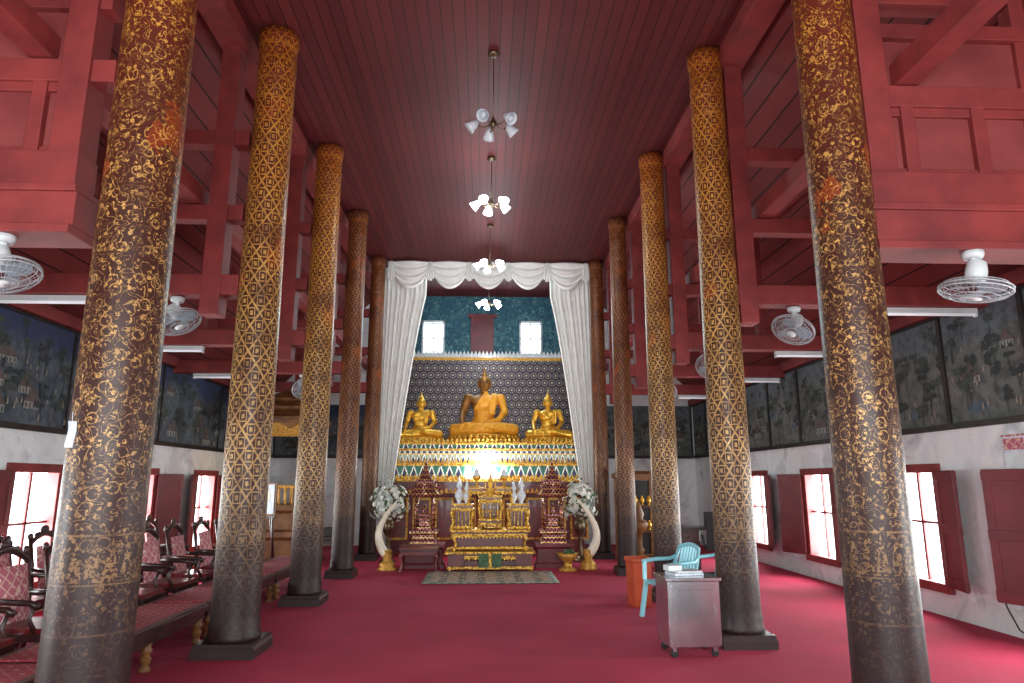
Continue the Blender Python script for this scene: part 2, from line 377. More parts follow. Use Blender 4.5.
def sidewall(s,nm):
    mb=MB(); x0,x1=s*XW,s*(XW+.3)
    mb.b2(x0,x1,Y0,Y1,0,wz0); mb.b2(x0,x1,Y0,Y1,wz1,3.62)
    ys=[Y0]+[c for w in wc for c in (w-hw,w+hw)]+[Y1]
    for i in range(0,len(ys),2): mb.b2(x0,x1,ys[i],ys[i+1],wz0,wz1)
    OB('wall_'+nm,mb,[M_plaster])
    for i,c in enumerate(wc):
        w=MB(); xi=s*(XW-.03); xo=s*(XW+.12)
        w.b2(xi,xo,c-hw-.07,c-hw+.04,wz0-.06,wz1+.06); w.b2(xi,xo,c+hw-.04,c+hw+.07,wz0-.06,wz1+.06)
        w.b2(xi-s*.03,xo,c-hw-.1,c+hw+.1,wz0-.08,wz0+.03); w.b2(xi-s*.02,xo,c-hw-.1,c+hw+.1,wz1-.03,wz1+.08)
        w.b2(s*(XW+.05),s*(XW+.09),c-.02,c+.02,wz0,wz1); w.b2(s*(XW+.05),s*(XW+.09),c-hw,c+hw,1.08,1.11)
        for e in (-1,1):
            ang=math.radians(14 if e<0 else 20)
            L=.56
            Mx=Matrix.Translation((s*(XW-.05),c+e*(hw+.05),0))
            d=Vector((-s*math.sin(ang),e*math.cos(ang),0))
            R=Matrix(((d.y*1.0,d.x,0,0),(-d.x,d.y,0,0),(0,0,1,0),(0,0,0,1)))
            w.box((0,L/2*1,(wz0+wz1)/2),(.03,L,wz1-wz0-.02),1,Mx@R)
            for zz in (wz0+.08,(wz0+wz1)/2,wz1-.08): w.box((0,L/2,zz),(.05,L,.1),1,Mx@R)
            for yy in (.05,L-.05): w.box((0,yy,(wz0+wz1)/2),(.045,.09,wz1-wz0-.03),1,Mx@R)
        OB('window_%d'%(i+1+(5 if s>0 else 0)),w,[M_tim,M_shut],bevel=.004)
    z0,z1=2.26,3.6
    mb=MB(); e=.004
    mb.b2(s*(XW-.025),s*(XW-e),-1.2,Y1-.08,z0,z1,0)
    mb.b2(s*(XW-.06),s*(XW-e),-1.2,Y1-.08,z0-.05,z0+.02,1)
    mb.b2(s*(XW-.06),s*(XW-e),-1.2,Y1-.08,z1-.03,z1,1)
    y=-1.2
    while y<Y1-.2:
        mb.b2(s*(XW-.055),s*(XW-e),y,y+(.06 if s>0 else .02),z0,z1,1); y+=1.31 if s>0 else 2.62
    paint_scene(mb,lambda u,z,d:(s*(XW-.025-d),u,z),2.5,Y1-.1,z0+.02,z1-.04,random.Random(5+s))
    OB('mural_painting',mb,[M_murR if s>0 else M_murL,M_dark,P_tree,P_tree2,P_wall,P_roof,P_fig,P_blue])
sidewall(-1,'left'); sidewall(1,'right')
mb=MB()
bw=[(-1.73,-1.16),(.93,1.5)]; zl,zh=5.0,5.9
mb.b2(-XW-.3,XW+.3,Y1,Y1+.3,0,2.3,0); mb.b2(-XW-.3,-2.5,Y1,Y1+.3,2.3,6.7,0); mb.b2(2.5,XW+.3,Y1,Y1+.3,2.3,6.7,0)
mb.b2(-2.5,2.5,Y1,Y1+.3,2.3,zl,1); mb.b2(-2.5,2.5,Y1,Y1+.3,zh,6.7,1)
for a,b in ((-2.5,bw[0][0]),(bw[0][1],bw[1][0]),(bw[1][1],2.5)): mb.b2(a,b,Y1,Y1+.3,zl,zh,1)
OB('wall_back',mb,[M_plaster,M_murB])
for i,(a,b) in enumerate(bw):
    w=MB()
    w.b2(a-.03,a+.02,Y1-.03,Y1+.1,zl-.03,zh+.03);w.b2(b-.02,b+.03,Y1-.03,Y1+.1,zl-.03,zh+.03)
    w.b2(a-.03,b+.03,Y1-.03,Y1+.1,zl-.03,zl+.02);w.b2(a-.03,b+.03,Y1-.03,Y1+.1,zh-.02,zh+.03)
    w.b2((a+b)/2-.012,(a+b)/2+.012,Y1+.02,Y1+.06,zl,zh); w.b2(a,b,Y1+.02,Y1+.06,5.43,5.455)
    OB('window_%d'%(11+i),w,[M_unlit])
mb=MB(); mb.b2(-.42,.2,Y1-.08,Y1-.003,4.6,6.05); mb.b2(-.5,.28,Y1-.12,Y1-.003,6.0,6.1); OB('trim_1',mb,[M_shut])
for s in (-1,1):
    mb=MB()
    mb.b2(s*2.5,s*(XW-.06),Y1-.03,Y1-.004,2.26,3.6,0); mb.b2(s*2.5,s*(XW-.06),Y1-.06,Y1-.004,2.2,2.28,1)
    for k in range(4): mb.b2(s*(2.5+k*1.0),s*(2.55+k*1.0),Y1-.055,Y1-.004,2.26,3.6,1)
    a,b=sorted((s*2.5,s*(XW-.06)))
    paint_scene(mb,lambda u,z,d:(u,Y1-.03-d,z),a,b,2.28,3.56,random.Random(9+s))
    OB('mural_painting',mb,[M_murR if s>0 else M_murL,M_dark,P_tree,P_tree2,P_wall,P_roof,P_fig,P_blue])
mb=MB()
yf=Y0
for a,b in ((-5.9,-4.6),(-3.2,-2.2),(2.2,3.2),(4.6,5.9)): mb.b2(a,b,yf-.3,yf,0,3.4)
mb.b2(-5.9,5.9,yf-.3,yf,3.4,3.75)
mb.add([(-5.9,yf,3.75),(5.9,yf,3.75),(2.98,yf,6.74),(-2.98,yf,6.74)],[(0,1,2,3)])
OB('wall_front',mb,[M_plaster])
# trusses
LY=[4.5,7.08,9.78,12.35,15.0]; RY=[4.6,7.25,9.85,12.5,15.1]
def truss(s,y,first):
    mb=MB()
    def rail(xa,xb,z,h,d=.16): mb.b2(s*xa,s*xb,y-d/2,y+d/2,z-h/2,z+h/2)
    mb.b2(s*2.78,s*2.98,y-.11,y+.11,3.3,6.6)
    if not first: rail(2.6,XW-.01,3.62,.22,.2)
    rail(2.62,4.86,4.43,.17); rail(2.62,4.0,5.3,.17)
    mb.b2(s*4.05,s*4.17,y-.06,y+.06,3.7,5.3)
    if first:
        mb.b2(s*2.74,s*(XW-.01),y-.13,y+.13,3.26,3.5); mb.b2(s*2.74,s*(XW-.01),y-.17,y+.17,3.2,3.26)
        mb.b2(s*2.74,s*(XW-.01),y-.15,y+.15,3.5,3.55)
        mb.b2(s*2.77,s*(XW-.01),y-.12,y+.12,3.55,3.8)
        mb.b2(s*2.9,s*5.1,y-.02,y+.02,3.8,4.4,1)
        for xx in (3.08,3.62,4.1,4.6): mb.b2(s*xx,s*(xx+.1),y-.07,y+.07,3.8,4.36)
        mb.b2(s*2.95,s*4.9,y-.05,y+.05,3.8,3.86); mb.b2(s*2.95,s*4.9,y-.05,y+.05,4.28,4.36)
        mb.b2(s*2.9,s*4.5,y-.02,y+.02,4.5,4.95,1)
        rail(2.7,4.5,4.98,.12)
    return OB('roof_truss',mb,[M_tim,M_timpanel],bevel=.006)
for i in range(5):
    truss(-1,LY[i],i==0); truss(1,RY[i],i==0)
for s in (-1,1):
    mb=MB()
    mb.b2(s*3.06,s*3.24,Y0,Y1,4.53,4.71)
    mb.b2(s*2.72,s*3.02,Y0,Y1,6.4,6.615)
    mb.b2(s*4.02,s*4.18,Y0,Y1,5.31,5.42)
    mb.b2(s*(XW-.12),s*XW,Y0,Y1,3.605,3.76)
    OB('roof_purlins',mb,[M_tim],bevel=.005)
# ---------------------------------------------------------------- columns
def column(x,y,r,mt,name='gilded_column'):
    mb=MB()
    prof=[(r*1.12,.12),(r*1.14,.17),(r*1.07,.2),(r*1.09,.26),(r*1.04,.3),(r*1.03,.36),(r*1.02,.9),(r,2.2),(r*.97,4),(r*.93,6.1),(r*.96,6.12),(r*.96,6.2),(r*.93,6.22),(r*.94,6.42),(r*1.02,6.5),(r*1.02,6.6)]
    mb.lathe(prof,48,0)
    mb.sq([(r*1.32,0),(r*1.32,.08),(r*1.25,.11),(r*1.25,.13)],1)
    return OB(name,mb,[mt,M_plinth],(x,y,0))
RL=[.24,.22,.202,.182,.168]; RR=[.218,.205,.188,.170,.162]
CXL=[-2.39,-2.40,-2.42,-2.45,-2.47]; CXR=[2.59,2.59,2.56,2.53,2.53]
for i in range(5):
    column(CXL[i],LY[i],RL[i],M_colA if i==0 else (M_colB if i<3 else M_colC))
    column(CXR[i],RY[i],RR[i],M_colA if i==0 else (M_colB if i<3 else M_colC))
mb=MB(); mb.grid(lambda u,v:(-.02+.05*u,.01*math.sin(v*5),-.16*v),2,6); mb.tube([(0,0,.06),(0.003,0,0)],.002,5)
OB('paper_tag',mb,[M_paper],(-2.51,4.255,1.96),solid=.002)
# ---------------------------------------------------------------- chandeliers
def chandelier(y,lit,z=5.8):
    mb=MB(); H=6.62-z
    mb.lathe([(.0,H+.0),(.06,H),(.07,H-.03),(.03,H-.05)][::-1],16,0)
    mb.tube([(0,0,H-.03),(0,0,.05)],.006,8,0)
    mb.lathe([(.004,-.10),(.02,-.08),(.012,-.06),(.035,-.03),(.045,-.01),(.03,.03),(.015,.06),(.008,.09)],16,0)
    for k in range(5):
        a=2*PI*k/5+.5
        R=Matrix.Rotation(a,4,'Z')
        pts=[(.04,0,-.02),(.10,0,-.05),(.15,0,-.04),(.18,0,0),(.195,0,.02)]
        mb.tube(pts,.007,8,0,R)
        T=R@Matrix.Translation((.195,0,.02))@Matrix.Rotation(math.radians(128),4,'Y')
        mb.lathe([(.02,-.02),(.036,0),(.045,.02),(.054,.05),(.064,.09),(.074,.12),(.07,.12),(.056,.09),(.035,.03)],16,1,M=T)
        mb.ell((0,0,.08),(.036,.036,.045),1,T)
    o=OB('chandelier',mb,[M_brass,M_lit if lit else M_unlit],(0.06,y,z))
    if lit:
        l=bpy.data.lights.new('chandelier_bulbs','POINT'); l.energy=55; l.color=(.88,.96,1); l.shadow_soft_size=.15
        lo=bpy.data.objects.new('chandelier_bulbs',l); bpy.context.collection.objects.link(lo); lo.parent=o; lo.location=(0,0,-.24)
for y,l,z in ((7.3,0,5.70),(10.0,1,5.85),(12.9,1,5.8),(15.9,1,5.8)): chandelier(y,l,z)
# ---------------------------------------------------------------- fans
def fan(x,y,ztop,aim,up=None):
    mb=MB()
    mb.lathe([(.03,-.02),(.06,-.02),(.07,.0),(.07,.03)],16,0,(0,0,-.03))
    mb.tube([(0,0,-.03),(0,0,-.12)],.025,10,0)
    a=Vector(aim).normalized(); q=a.to_track_quat('Z','Y').to_matrix().to_4x4()
    T=Matrix.Translation(Vector((0,0,-.19)))@q
    mb.lathe([(.03,-.13),(.06,-.11),(.07,-.04),(.065,.02),(.04,.05)],20,0,M=T)
    for r,z in ((.225,.10),(.225,.075),(.2,.125),(.15,.145),(.09,.155),(.2,.05),(.13,.04)):
        mb.tube([(r*math.cos(2*PI*i/28),r*math.sin(2*PI*i/28),z) for i in range(28)],.003 if r<.22 else .006,5,1,T,closed=True)
    mb.lathe([(.045,.15),(.045,.16),(.0,.165)],16,0,M=T)
    for i in range(36):
        c,s_=math.cos(2*PI*i/36),math.sin(2*PI*i/36)
        mb.tube([(r*c,r*s_,z) for r,z in ((.045,.157),(.13,.15),(.2,.125),(.226,.09),(.2,.05),(.07,.035))],.0016,4,1,T)
    for i in range(3):
        R=T@Matrix.Rotation(2*PI*i/3,4,'Z')
        def fn(u,v):
            r=.03+.165*v; w=(.03+.055*math.sin(PI*min(1,v*1.1)))*(1 if v<.95 else .8); x_=(u-.5)*2*w
            return (x_+.04*v,r,.09+.03*(u-.5))
        mb.grid(fn,4,6,2,R)
    return OB('orbit_fan',mb,[M_wplast,M_wire,M_blade],(x,y,ztop))
fan(-3.2,4.42,3.2,(.3,-.1,-.95)); fan(3.45,4.5,3.2,(-.15,.05,-.95))
fan(-3.25,7.08,3.5,(.4,-.2,-.85)); fan(3.42,7.25,3.5,(-.45,-.3,-.75))
fan(-3.3,9.78,3.5,(.4,-.5,-.6)); fan(3.35,9.85,3.5,(-.4,-.5,-.6))
fan(-3.3,12.35,3.5,(.5,-.5,-.6)); fan(3.35,12.5,3.5,(-.4,-.5,-.6))
for s,ys in ((-1,LY),(1,RY)):
    for y in ys[1:]:
        mb=MB(); xa=4.05 if s<0 else 4.3
        mb.box((0,0,-.03),(1.2,.06,.05),0); mb.tube([(-.58,0,-.075),(.58,0,-.075)],.016,10,1)
        mb.box((-.59,0,-.07),(.02,.05,.06),0); mb.box((.59,0,-.07),(.02,.05,.06),0)
        OB('fluorescent_tube_light',mb,[M_wplast,M_tube],(s*(xa+.6),y,3.51))
# ---------------------------------------------------------------- altar
mb=MB(); cx=.05
mb.b2(-2.2,2.3,15.55,18.1,0,.25,0); mb.b2(-2.1,2.2,15.65,18.1,.25,1.35,1); mb.b2(-2.2,2.3,15.5,18.1,1.35,1.6,0)
mb.b2(-2.25,2.35,15.42,18.1,1.6,1.66,2)
mb.b2(-2.15,2.25,15.6,18.1,1.66,1.95,3); mb.b2(-2.25,2.35,15.52,18.1,1.95,2.0,2)
mb.b2(-2.15,2.25,15.66,18.1,2.0,2.28,4); mb.b2(-2.25,2.35,15.58,18.1,2.28,2.33,2)
mb.b2(-2.2,2.3,15.66,18.1,2.33,2.42,3); mb.b2(-2.25,2.35,15.6,18.1,2.42,2.46,2)
for i in range(46):
    x=-2.2+i*.1
    for z0,y,mm in ((1.66,15.56,2),(2.0,15.62,5),(2.46,15.66,2),(1.35,15.48,2)):
        mb.add([(x,y,z0),(x+.09,y,z0),(x+.075,y-.012,z0+.06),(x+.045,y-.02,z0+.11),(x+.015,y-.012,z0+.06),(x+.045,y+.03,z0)],[(0,1,2,3,4),(1,5,3,2),(5,0,4,3)],mm)
for i in range(9):
    x=-1.9+i*.5
    mb.b2(x-.2,x+.2,15.62,15.66,.35,1.25,5 if i%2 else 2); mb.b2(x-.16,x+.16,15.6,15.66,.4,1.2,0)
OB('stepped_altar',mb,[M_redl,M_shut,M_carv,M_mos1,M_mos2,M_goldp],bevel=0)
mb=MB()
mb.b2(-2.3,2.35,17.72,17.85,2.47,4.75,0); mb.b2(-2.35,2.4,17.68,17.88,4.72,4.8,1)
for i in range(47):
    x=-2.32+i*.1
    mb.add([(x,17.7,4.8),(x+.09,17.7,4.8),(x+.1,17.7,4.86),(x+.045,17.7,4.98),(x-.01,17.7,4.86),(x+.045,17.74,4.8)],[(0,1,2,3,4),(1,5,3,2),(5,0,4,3)],2)
for s in (-2.3,2.3): mb.b2(s-.06,s+.06,17.66,17.86,2.47,4.8,1)
OB('altar_retable_screen',mb,[M_ret,M_goldp,M_white])
mb=MB()
mb.box((0,0,.02),(.95,.1,.04),0); mb.tube([(-.45,0,.09),(.45,0,.09)],.03,10,1); mb.box((-.46,0,.07),(.03,.07,.1),0); mb.box((.46,0,.07),(.03,.07,.1),0)
for x in (-.4,-.13,.13,.4): mb.ell((x,0,.2),(.055,.055,.065),1); mb.tube([(x,0,.05),(x,0,.15)],.015,8,0)
o=OB('altar_lamp',mb,[M_wplast,M_lamp],(0.02,15.475,1.662))
l=bpy.data.lights.new('altar_bulb_light','POINT'); l.energy=75; l.color=(.95,.98,1); l.shadow_soft_size=.2
lo=bpy.data.objects.new('altar_bulb_light',l); bpy.context.collection.objects.link(lo); lo.parent=o; lo.location=(0,-.25,.36)
# ---------------------------------------------------------------- buddhas
m=Mt('gilded_statue_robed',.38)
lim=m.math('ADD',m.math('MULTIPLY',m.math('SUBTRACT',m.z,.3),.62),-.2)
mask=m.math('MULTIPLY',m.math('GREATER_THAN',m.x,lim),m.math('LESS_THAN',m.z,.64))
mask=m.math('MAXIMUM',mask,m.math('LESS_THAN',m.z,.16))
bodyc=m.ramp(m.noise(9,4),[(.3,S(176,122,54)),(.7,S(126,80,34))])
robec=m.ramp(m.noise(12,4),[(.3,S(252,190,60)),(.7,S(240,156,36))])
m.set('Base Color',m.mix(mask,bodyc,robec)); m.set('Metallic',m.math('SUBTRACT',.4,m.math('MULTIPLY',mask,.35)))
wv=m.math('SINE',m.math('MULTIPLY',m.math('SUBTRACT',m.x,m.math('MULTIPLY',m.z,.62)),110))
m.bump(m.math('MULTIPLY',wv,mask),.4,.006); M_bud=m.m
m=Mt('gilded_statue',.32,.55); m.set('Base Color',m.ramp(m.noise(8,4),[(.3,S(255,208,84)),(.7,S(226,158,44))])); M_bud2=m.m
def buddha(loc,sc,mt):
    e=bpy.data.objects.new('seated_buddha_statue',None); bpy.context.collection.objects.link(e); e.location=loc; e.scale=(sc,)*3
    b=MB()
    def limb(pts,rad,n=7):
        for (p,r),(p2,r2) in zip(list(zip(pts,rad))[:-1],list(zip(pts,rad))[1:]):
            p=Vector(p);p2=Vector(p2)
            for k in range(n+1):
                t=k/n; rr=r+(r2-r)*t; b.ell(p.lerp(p2,t),rr,u=12,v=8)
    limb([(-.10,.05,.10),(-.40,-.16,.085),(-.12,-.30,.075),(.16,-.28,.08)],[.125,.09,.07,.05])
    limb([(.10,.05,.10),(.40,-.16,.085),(.12,-.31,.12),(-.17,-.29,.13)],[.125,.09,.066,.045])
    b.ell((-.20,-.30,.155),(.07,.035,.025)); b.ell((.2,-.29,.075),(.07,.035,.025))
    b.ell((0,-.05,.1),(.3,.2,.09))
    b.ell((0,.04,.20),(.18,.14,.13)); b.ell((0,.03,.32),(.15,.11,.12)); b.ell((0,.02,.44),(.185,.12,.12)); b.ell((0,.02,.52),(.215,.105,.085))
    b.ell((-.085,-.05,.5),(.09,.055,.065)); b.ell((.085,-.05,.5),(.09,.055,.065))
    b.ell((-.22,.02,.55),(.068,.065,.065)); b.ell((.22,.02,.55),(.068,.065,.065))
    limb([(0,.02,.56),(0,.01,.68)],[.068,.055])
    limb([(-.235,.02,.55),(-.295,.04,.36),(-.31,-.14,.24),(-.30,-.24,.19)],[.065,.052,.041,.03])
    b.ell((-.30,-.27,.165),(.035,.03,.04))
    for k,(dx,l) in enumerate(((-.027,.075),(-.009,.09),(.009,.085),(.027,.07))):
        limb([(-.30+dx,-.285,.15),(-.30+dx,-.30,.15-l)],[.0105,.008],5)
    limb([(-.268,-.265,.17),(-.25,-.285,.125)],[.012,.009],4)
    limb([(.235,.02,.55),(.295,.04,.36),(.20,-.14,.22),(.08,-.22,.2)],[.065,.052,.041,.03])
    b.ell((.03,-.235,.195),(.055,.04,.022))
    for k in range(4):
        limb([(-.01,-.255+.018*k,.195),(-.085+.008*abs(k-1),-.255+.018*k,.19)],[.0105,.008],5)
    limb([(.03,-.27,.205),(-.01,-.28,.215)],[.012,.009],4)
    b.ell((0,.0,.755),(.082,.088,.10)); b.ell((0,-.01,.70),(.064,.068,.05)); b.ell((0,.015,.80),(.088,.092,.075))
    b.ell((0,.01,.87),(.05,.05,.05)); limb([(0,.01,.9),(0,.01,.95),(0,.01,1.01)],[.03,.018,.008],5)
    b.ell((0,-.091,.745),(.014,.02,.03)); b.ell((0,-.085,.70),(.026,.012,.009))
    for s in (-1,1):
        b.ell((s*.09,.01,.735),(.013,.02,.06)); b.ell((s*.033,-.077,.768),(.022,.014,.012))
    o=OB('body',b,[mt],parent=e)
    d=o.modifiers.new('r','REMESH'); d.mode='VOXEL'; d.voxel_size=.011; d.use_smooth_shade=True
    d=o.modifiers.new('s','SMOOTH'); d.factor=.5; d.iterations=4
    f=MB()
    for s in (-1,1):
        f.tube([(s*(.013+.04*t),-.0935+.018*t*t,.764-.007*math.sin(PI*t)) for t in (0,.25,.5,.75,1)],.0035,6,0)
        f.tube([(s*(.010+.05*t),-.091+.022*t*t,.783+.012*math.sin(PI*t)) for t in (0,.25,.5,.75,1)],.003,6,0)
    f.tube([(-.024,-.095,.700),(-.012,-.099,.698),(0,-.100,.699),(.012,-.099,.698),(.024,-.095,.700)],.003,6,0)
    OB('face_lines',f,[M_dark],parent=e)
    g=MB()
    g.grid(lambda u,v:(.10+.075*u-.03*v, -.125-.035*math.sin(PI*v*.9)+.006*math.sin(u*14)-(.0 if v>.15 else -.05*(1-v/.15)), .60-.30*v),8,12,0)
    OB('shoulder_sash',g,[mt],parent=e,solid=.012)
    p=MB()
    p.lathe([(.50,-.12),(.52,-.09),(.47,-.06),(.44,-.045),(.47,-.02),(.50,.01),(.46,.02)],48,0,(0,-.08,0),sy=.68)
    for k in range(32):
        a=2*PI*k/32
        R=Matrix.Translation((0,-.08,0))@Matrix.Diagonal((1,.68,1,1))@Matrix.Rotation(a,4,'Z')
        p.ell((.485,0,-.02),(.02,.045,.035),0,R,8,6); p.ell((.50,0,-.075),(.02,.045,.03),0,R,8,6)
    OB('lotus_pedestal',p,[M_gold],parent=e)
    return e
buddha((-.04,16.75,2.67),1.72,M_bud)
buddha((-1.55,16.45,2.60),1.12,M_bud2); buddha((1.50,16.45,2.60),1.16,M_bud2)
# ---------------------------------------------------------------- curtains
mb=MB()
def cur(s):
    def fn(u,v):
        z=6.5-v*5.0
        outer=2.40; inner=1.42+(.10*v if v<.15 else .015+.62*((v-.15)/.85)**.8)
        inner=min(inner,2.08)
        x=outer+(inner-outer)*u
        return (s*x+.04,15.34+.045*math.sin(u*9*2*PI)+.02*math.sin(u*31),z)
    mb.grid(fn,90,30)
cur(-1);cur(1)
OB('white_curtain',mb,[M_curt])
mb=MB()
n=5; xs=[-2.2+i*.9 for i in range(n+1)]
for i in range(n):
    x0,x1=xs[i]-.03,xs[i+1]+.03
    def fn(u,v,x0=x0,x1=x1):
        sag=(.0+.62*v)*(4*u*(1-u))**.8
        return (x0+(x1-x0)*u,15.20-.12*math.sin(PI*u)*(1-.5*v)-.055*math.sin(v*PI*7)*math.sin(PI*u)**.5,6.58-sag-.03*v)
    mb.grid(fn,24,60)
for x in xs:
    def fn(u,v,x=x):
        w=.05+.06*v; return (x+(u-.5)*2*w,15.14+.03*math.sin(u*PI*7),6.58-(.36+.1*math.cos((u-.5)*PI))*v)
    mb.grid(fn,28,10)
mb.b2(-2.3,2.4,15.26,15.3,6.52,6.61)
OB('curtain_valance',mb,[M_curt])
# ---------------------------------------------------------------- offering tables
def gtable(mb,c,w,d,h,g=0,r=1):
    x,y,z=c
    mb.box((x,y,z+h-.02),(w,d,.04),g); mb.box((x,y,z+h-.055),(w*.95,d*.93,.03),r)
    mb.box((x,y,z+h-.10),(w*.93,d*.9,.06),g)
    n=max(4,int(w/.07))
    for i in range(n):
        xx=x-w*.45+(i+.5)*w*.9/n; yy=y-d*.45-.004
        mb.add([(xx-.03,yy,z+h-.12),(xx+.03,yy,z+h-.12),(xx,yy,z+h-.17),(xx,yy+.02,z+h-.12)],[(0,2,1),(0,3,2),(1,2,3)],g)
    for sx in (-1,1):
        for sy in (-1,1):
            px,py=x+sx*w*.43,y+sy*d*.4
            mb.tube([(px,py,z+h-.1),(px+sx*.02,py+sy*.02,z+h*.6),(px-sx*.01,py-sy*.01,z+h*.3),(px+sx*.02,py+sy*.02,z+.03),(px+sx*.025,py+sy*.025,z)],[.04,.032,.024,.03,.035],8,g)
mb=MB()
X=.1
gtable(mb,(X,13.45,0),1.66,.9,.34)
mb.box((X,13.5,.10),(1.5,.7,.14),2); mb.box((X,13.02,.06),(1.58,.04,.05),0)
gtable(mb,(X,13.5,.34),1.5,.72,.38); mb.box((X,13.16,.40),(1.42,.04,.05),0)
mb.box((X,13.6,.53),(1.3,.5,.26),1)
for xx in (-.53,.53):
    gtable(mb,(X+xx,13.6,.72),.42,.42,.46); mb.box((X+xx,13.68,.90),(.30,.22,.28),1); mb.box((X+xx,13.42,.75),(.40,.03,.05),0)
    for k in range(5): mb.tube([(X+xx-.14+k*.07,13.45,.76),(X+xx-.14+k*.07,13.45,1.04)],.012,6,0)
gtable(mb,(X,13.32,.72),.44,.3,.2); gtable(mb,(X,13.62,.72),.46,.34,.62); mb.box((X,13.7,1.0),(.34,.18,.44),1)
for k in range(5): mb.tube([(X-.14+k*.07,13.5,.94),(X-.14+k*.07,13.5,1.2)],.012,6,0)
gtable(mb,(X-.27,13.78,.72),.3,.3,.78); gtable(mb,(X+.27,13.78,.72),.3,.3,.78)
mb.box((X,12.99,.19),(.42,.02,.24),3); mb.box((X,12.985,.19),(.05,.02,.24),0)
for xx in (-.62,.62): mb.box((X+xx,12.99,.19),(.3,.02,.2),1)
OB('gold_altar_table_set',mb,[M_carv,M_redl,M_redl,M_green],bevel=.003)
def vase_profile(s): return [(0.04*s,0),(.045*s,.01*s),(.03*s,.03*s),(.05*s,.07*s),(.085*s,.14*s),(.08*s,.2*s),(.04*s,.25*s),(.03*s,.28*s),(.045*s,.31*s)]
for x,y,z,s in ((-.50,13.5,1.182,1.0),(-.36,13.68,1.182,.85),(.70,13.5,1.182,1.0),(.56,13.68,1.182,.85)):
    mb=MB(); mb.lathe(vase_profile(s),20,0)
    mb.lathe([(.05*s,.30*s),(.06*s,.34*s),(.035*s,.40*s),(.02*s,.46*s),(.004,.52*s)],14,0)
    OB('porcelain_vase',mb,[M_white],(x,y,z))
for x,y,z,s in ((X-.27,13.78,1.502,1),(X+.27,13.78,1.502,1)):
    mb=MB(); mb.lathe([(.05,0),(.055,.015),(.02,.04),(.018,.1),(.03,.12),(.07,.15),(.1,.2),(.095,.2),(.05,.16)],20,0)
    mb.lathe([(.085,.2),(.07,.25),(.05,.28),(.03,.33),(.012,.4),(.004,.46)],16,1)
    OB('covered_offering_bowl',mb,[M_gold,M_white],(x,y,z))
mb=MB(); mb.lathe([(.09,0),(.1,.02),(.05,.06),(.07,.1),(.03,.14),(.05,.18),(.055,.26),(.03,.31),(.035,.34),(.015,.4),(.004,.5)],20,0)
for s in (-1,1): mb.tube([(s*.04,0,.1),(s*.1,0,.14),(s*.09,0,.22),(s*.12,0,.28)],[.014,.012,.01,.004],8,0)
OB('gilded_shrine_ornament',mb,[M_gold],(X,13.6,1.342))
for x in (-.2,0,.2):
    mb=MB(); mb.lathe([(.035,0),(.04,.01),(.015,.03),(.015,.1),(.04,.12),(.045,.14),(.01,.15)],14,0); mb.tube([(0,0,.14),(0,0,.28)],.01,8,1)
    OB('candlestick',mb,[M_gold,M_ivory],(X+x*.7,13.3,.922))
def pavilion(x,y,pw):
    mb=MB()
    mb.sq([(pw/2,0),(pw/2,.06),(pw*.44,.1),(pw*.44,.34),(pw*.5,.38),(pw*.5,.44)],0,(0,0,0),sy=.75)
    z=.44
    mb.sq([(.25,z),(.25,z+.05),(.20,z+.08),(.20,z+.16),(.26,z+.2),(.26,z+.24),(.2,z+.26)],1)
    z=.70
    for sx in (-1,1):
        for sy in (-1,1):
            mb.tube([(sx*.16,sy*.16,z),(sx*.165,sy*.165,z+.3),(sx*.16,sy*.16,z+.62)],[.028,.02,.026],8,1)
    mb.sq([(.14,z),(.14,z+.04),(.09,z+.06),(.09,z+.2),(.12,z+.24),(.12,z+.28)],2)
    mb.lathe([(.05,z+.28),(.06,z+.34),(.03,z+.42),(.01,z+.5)],12,3)
    mb.sq([(.2,z+.6),(.25,z+.62),(.27,z+.66),(.19,z+.74),(.22,z+.75),(.23,z+.78),(.15,z+.86),(.18,z+.87),(.18,z+.9),(.1,z+.98),(.12,z+.99),(.07,z+1.06),(.04,z+1.16),(.02,z+1.24),(.004,z+1.36)],1)
    for t,zz in ((.27,z+.64),(.23,z+.77),(.18,z+.88)):
        for a in range(4):
            R=Matrix.Rotation(a*PI/2,4,'Z')
            mb.tube([(t,t,zz),(t+.03,t+.03,zz+.03),(t+.025,t+.025,zz+.09)],[.014,.01,.003],6,3,R)
            mb.add([(t,-.07,zz),(t,.07,zz),(t-.02,0,zz+.12)],[(0,1,2)],3,False,R)
    OB('red_mirrored_pavilion',mb,[M_shut,M_mosR,M_mosR,M_mosR],(x,y,0))
pavilion(-1.17,13.75,.8); pavilion(1.32,13.75,.7)
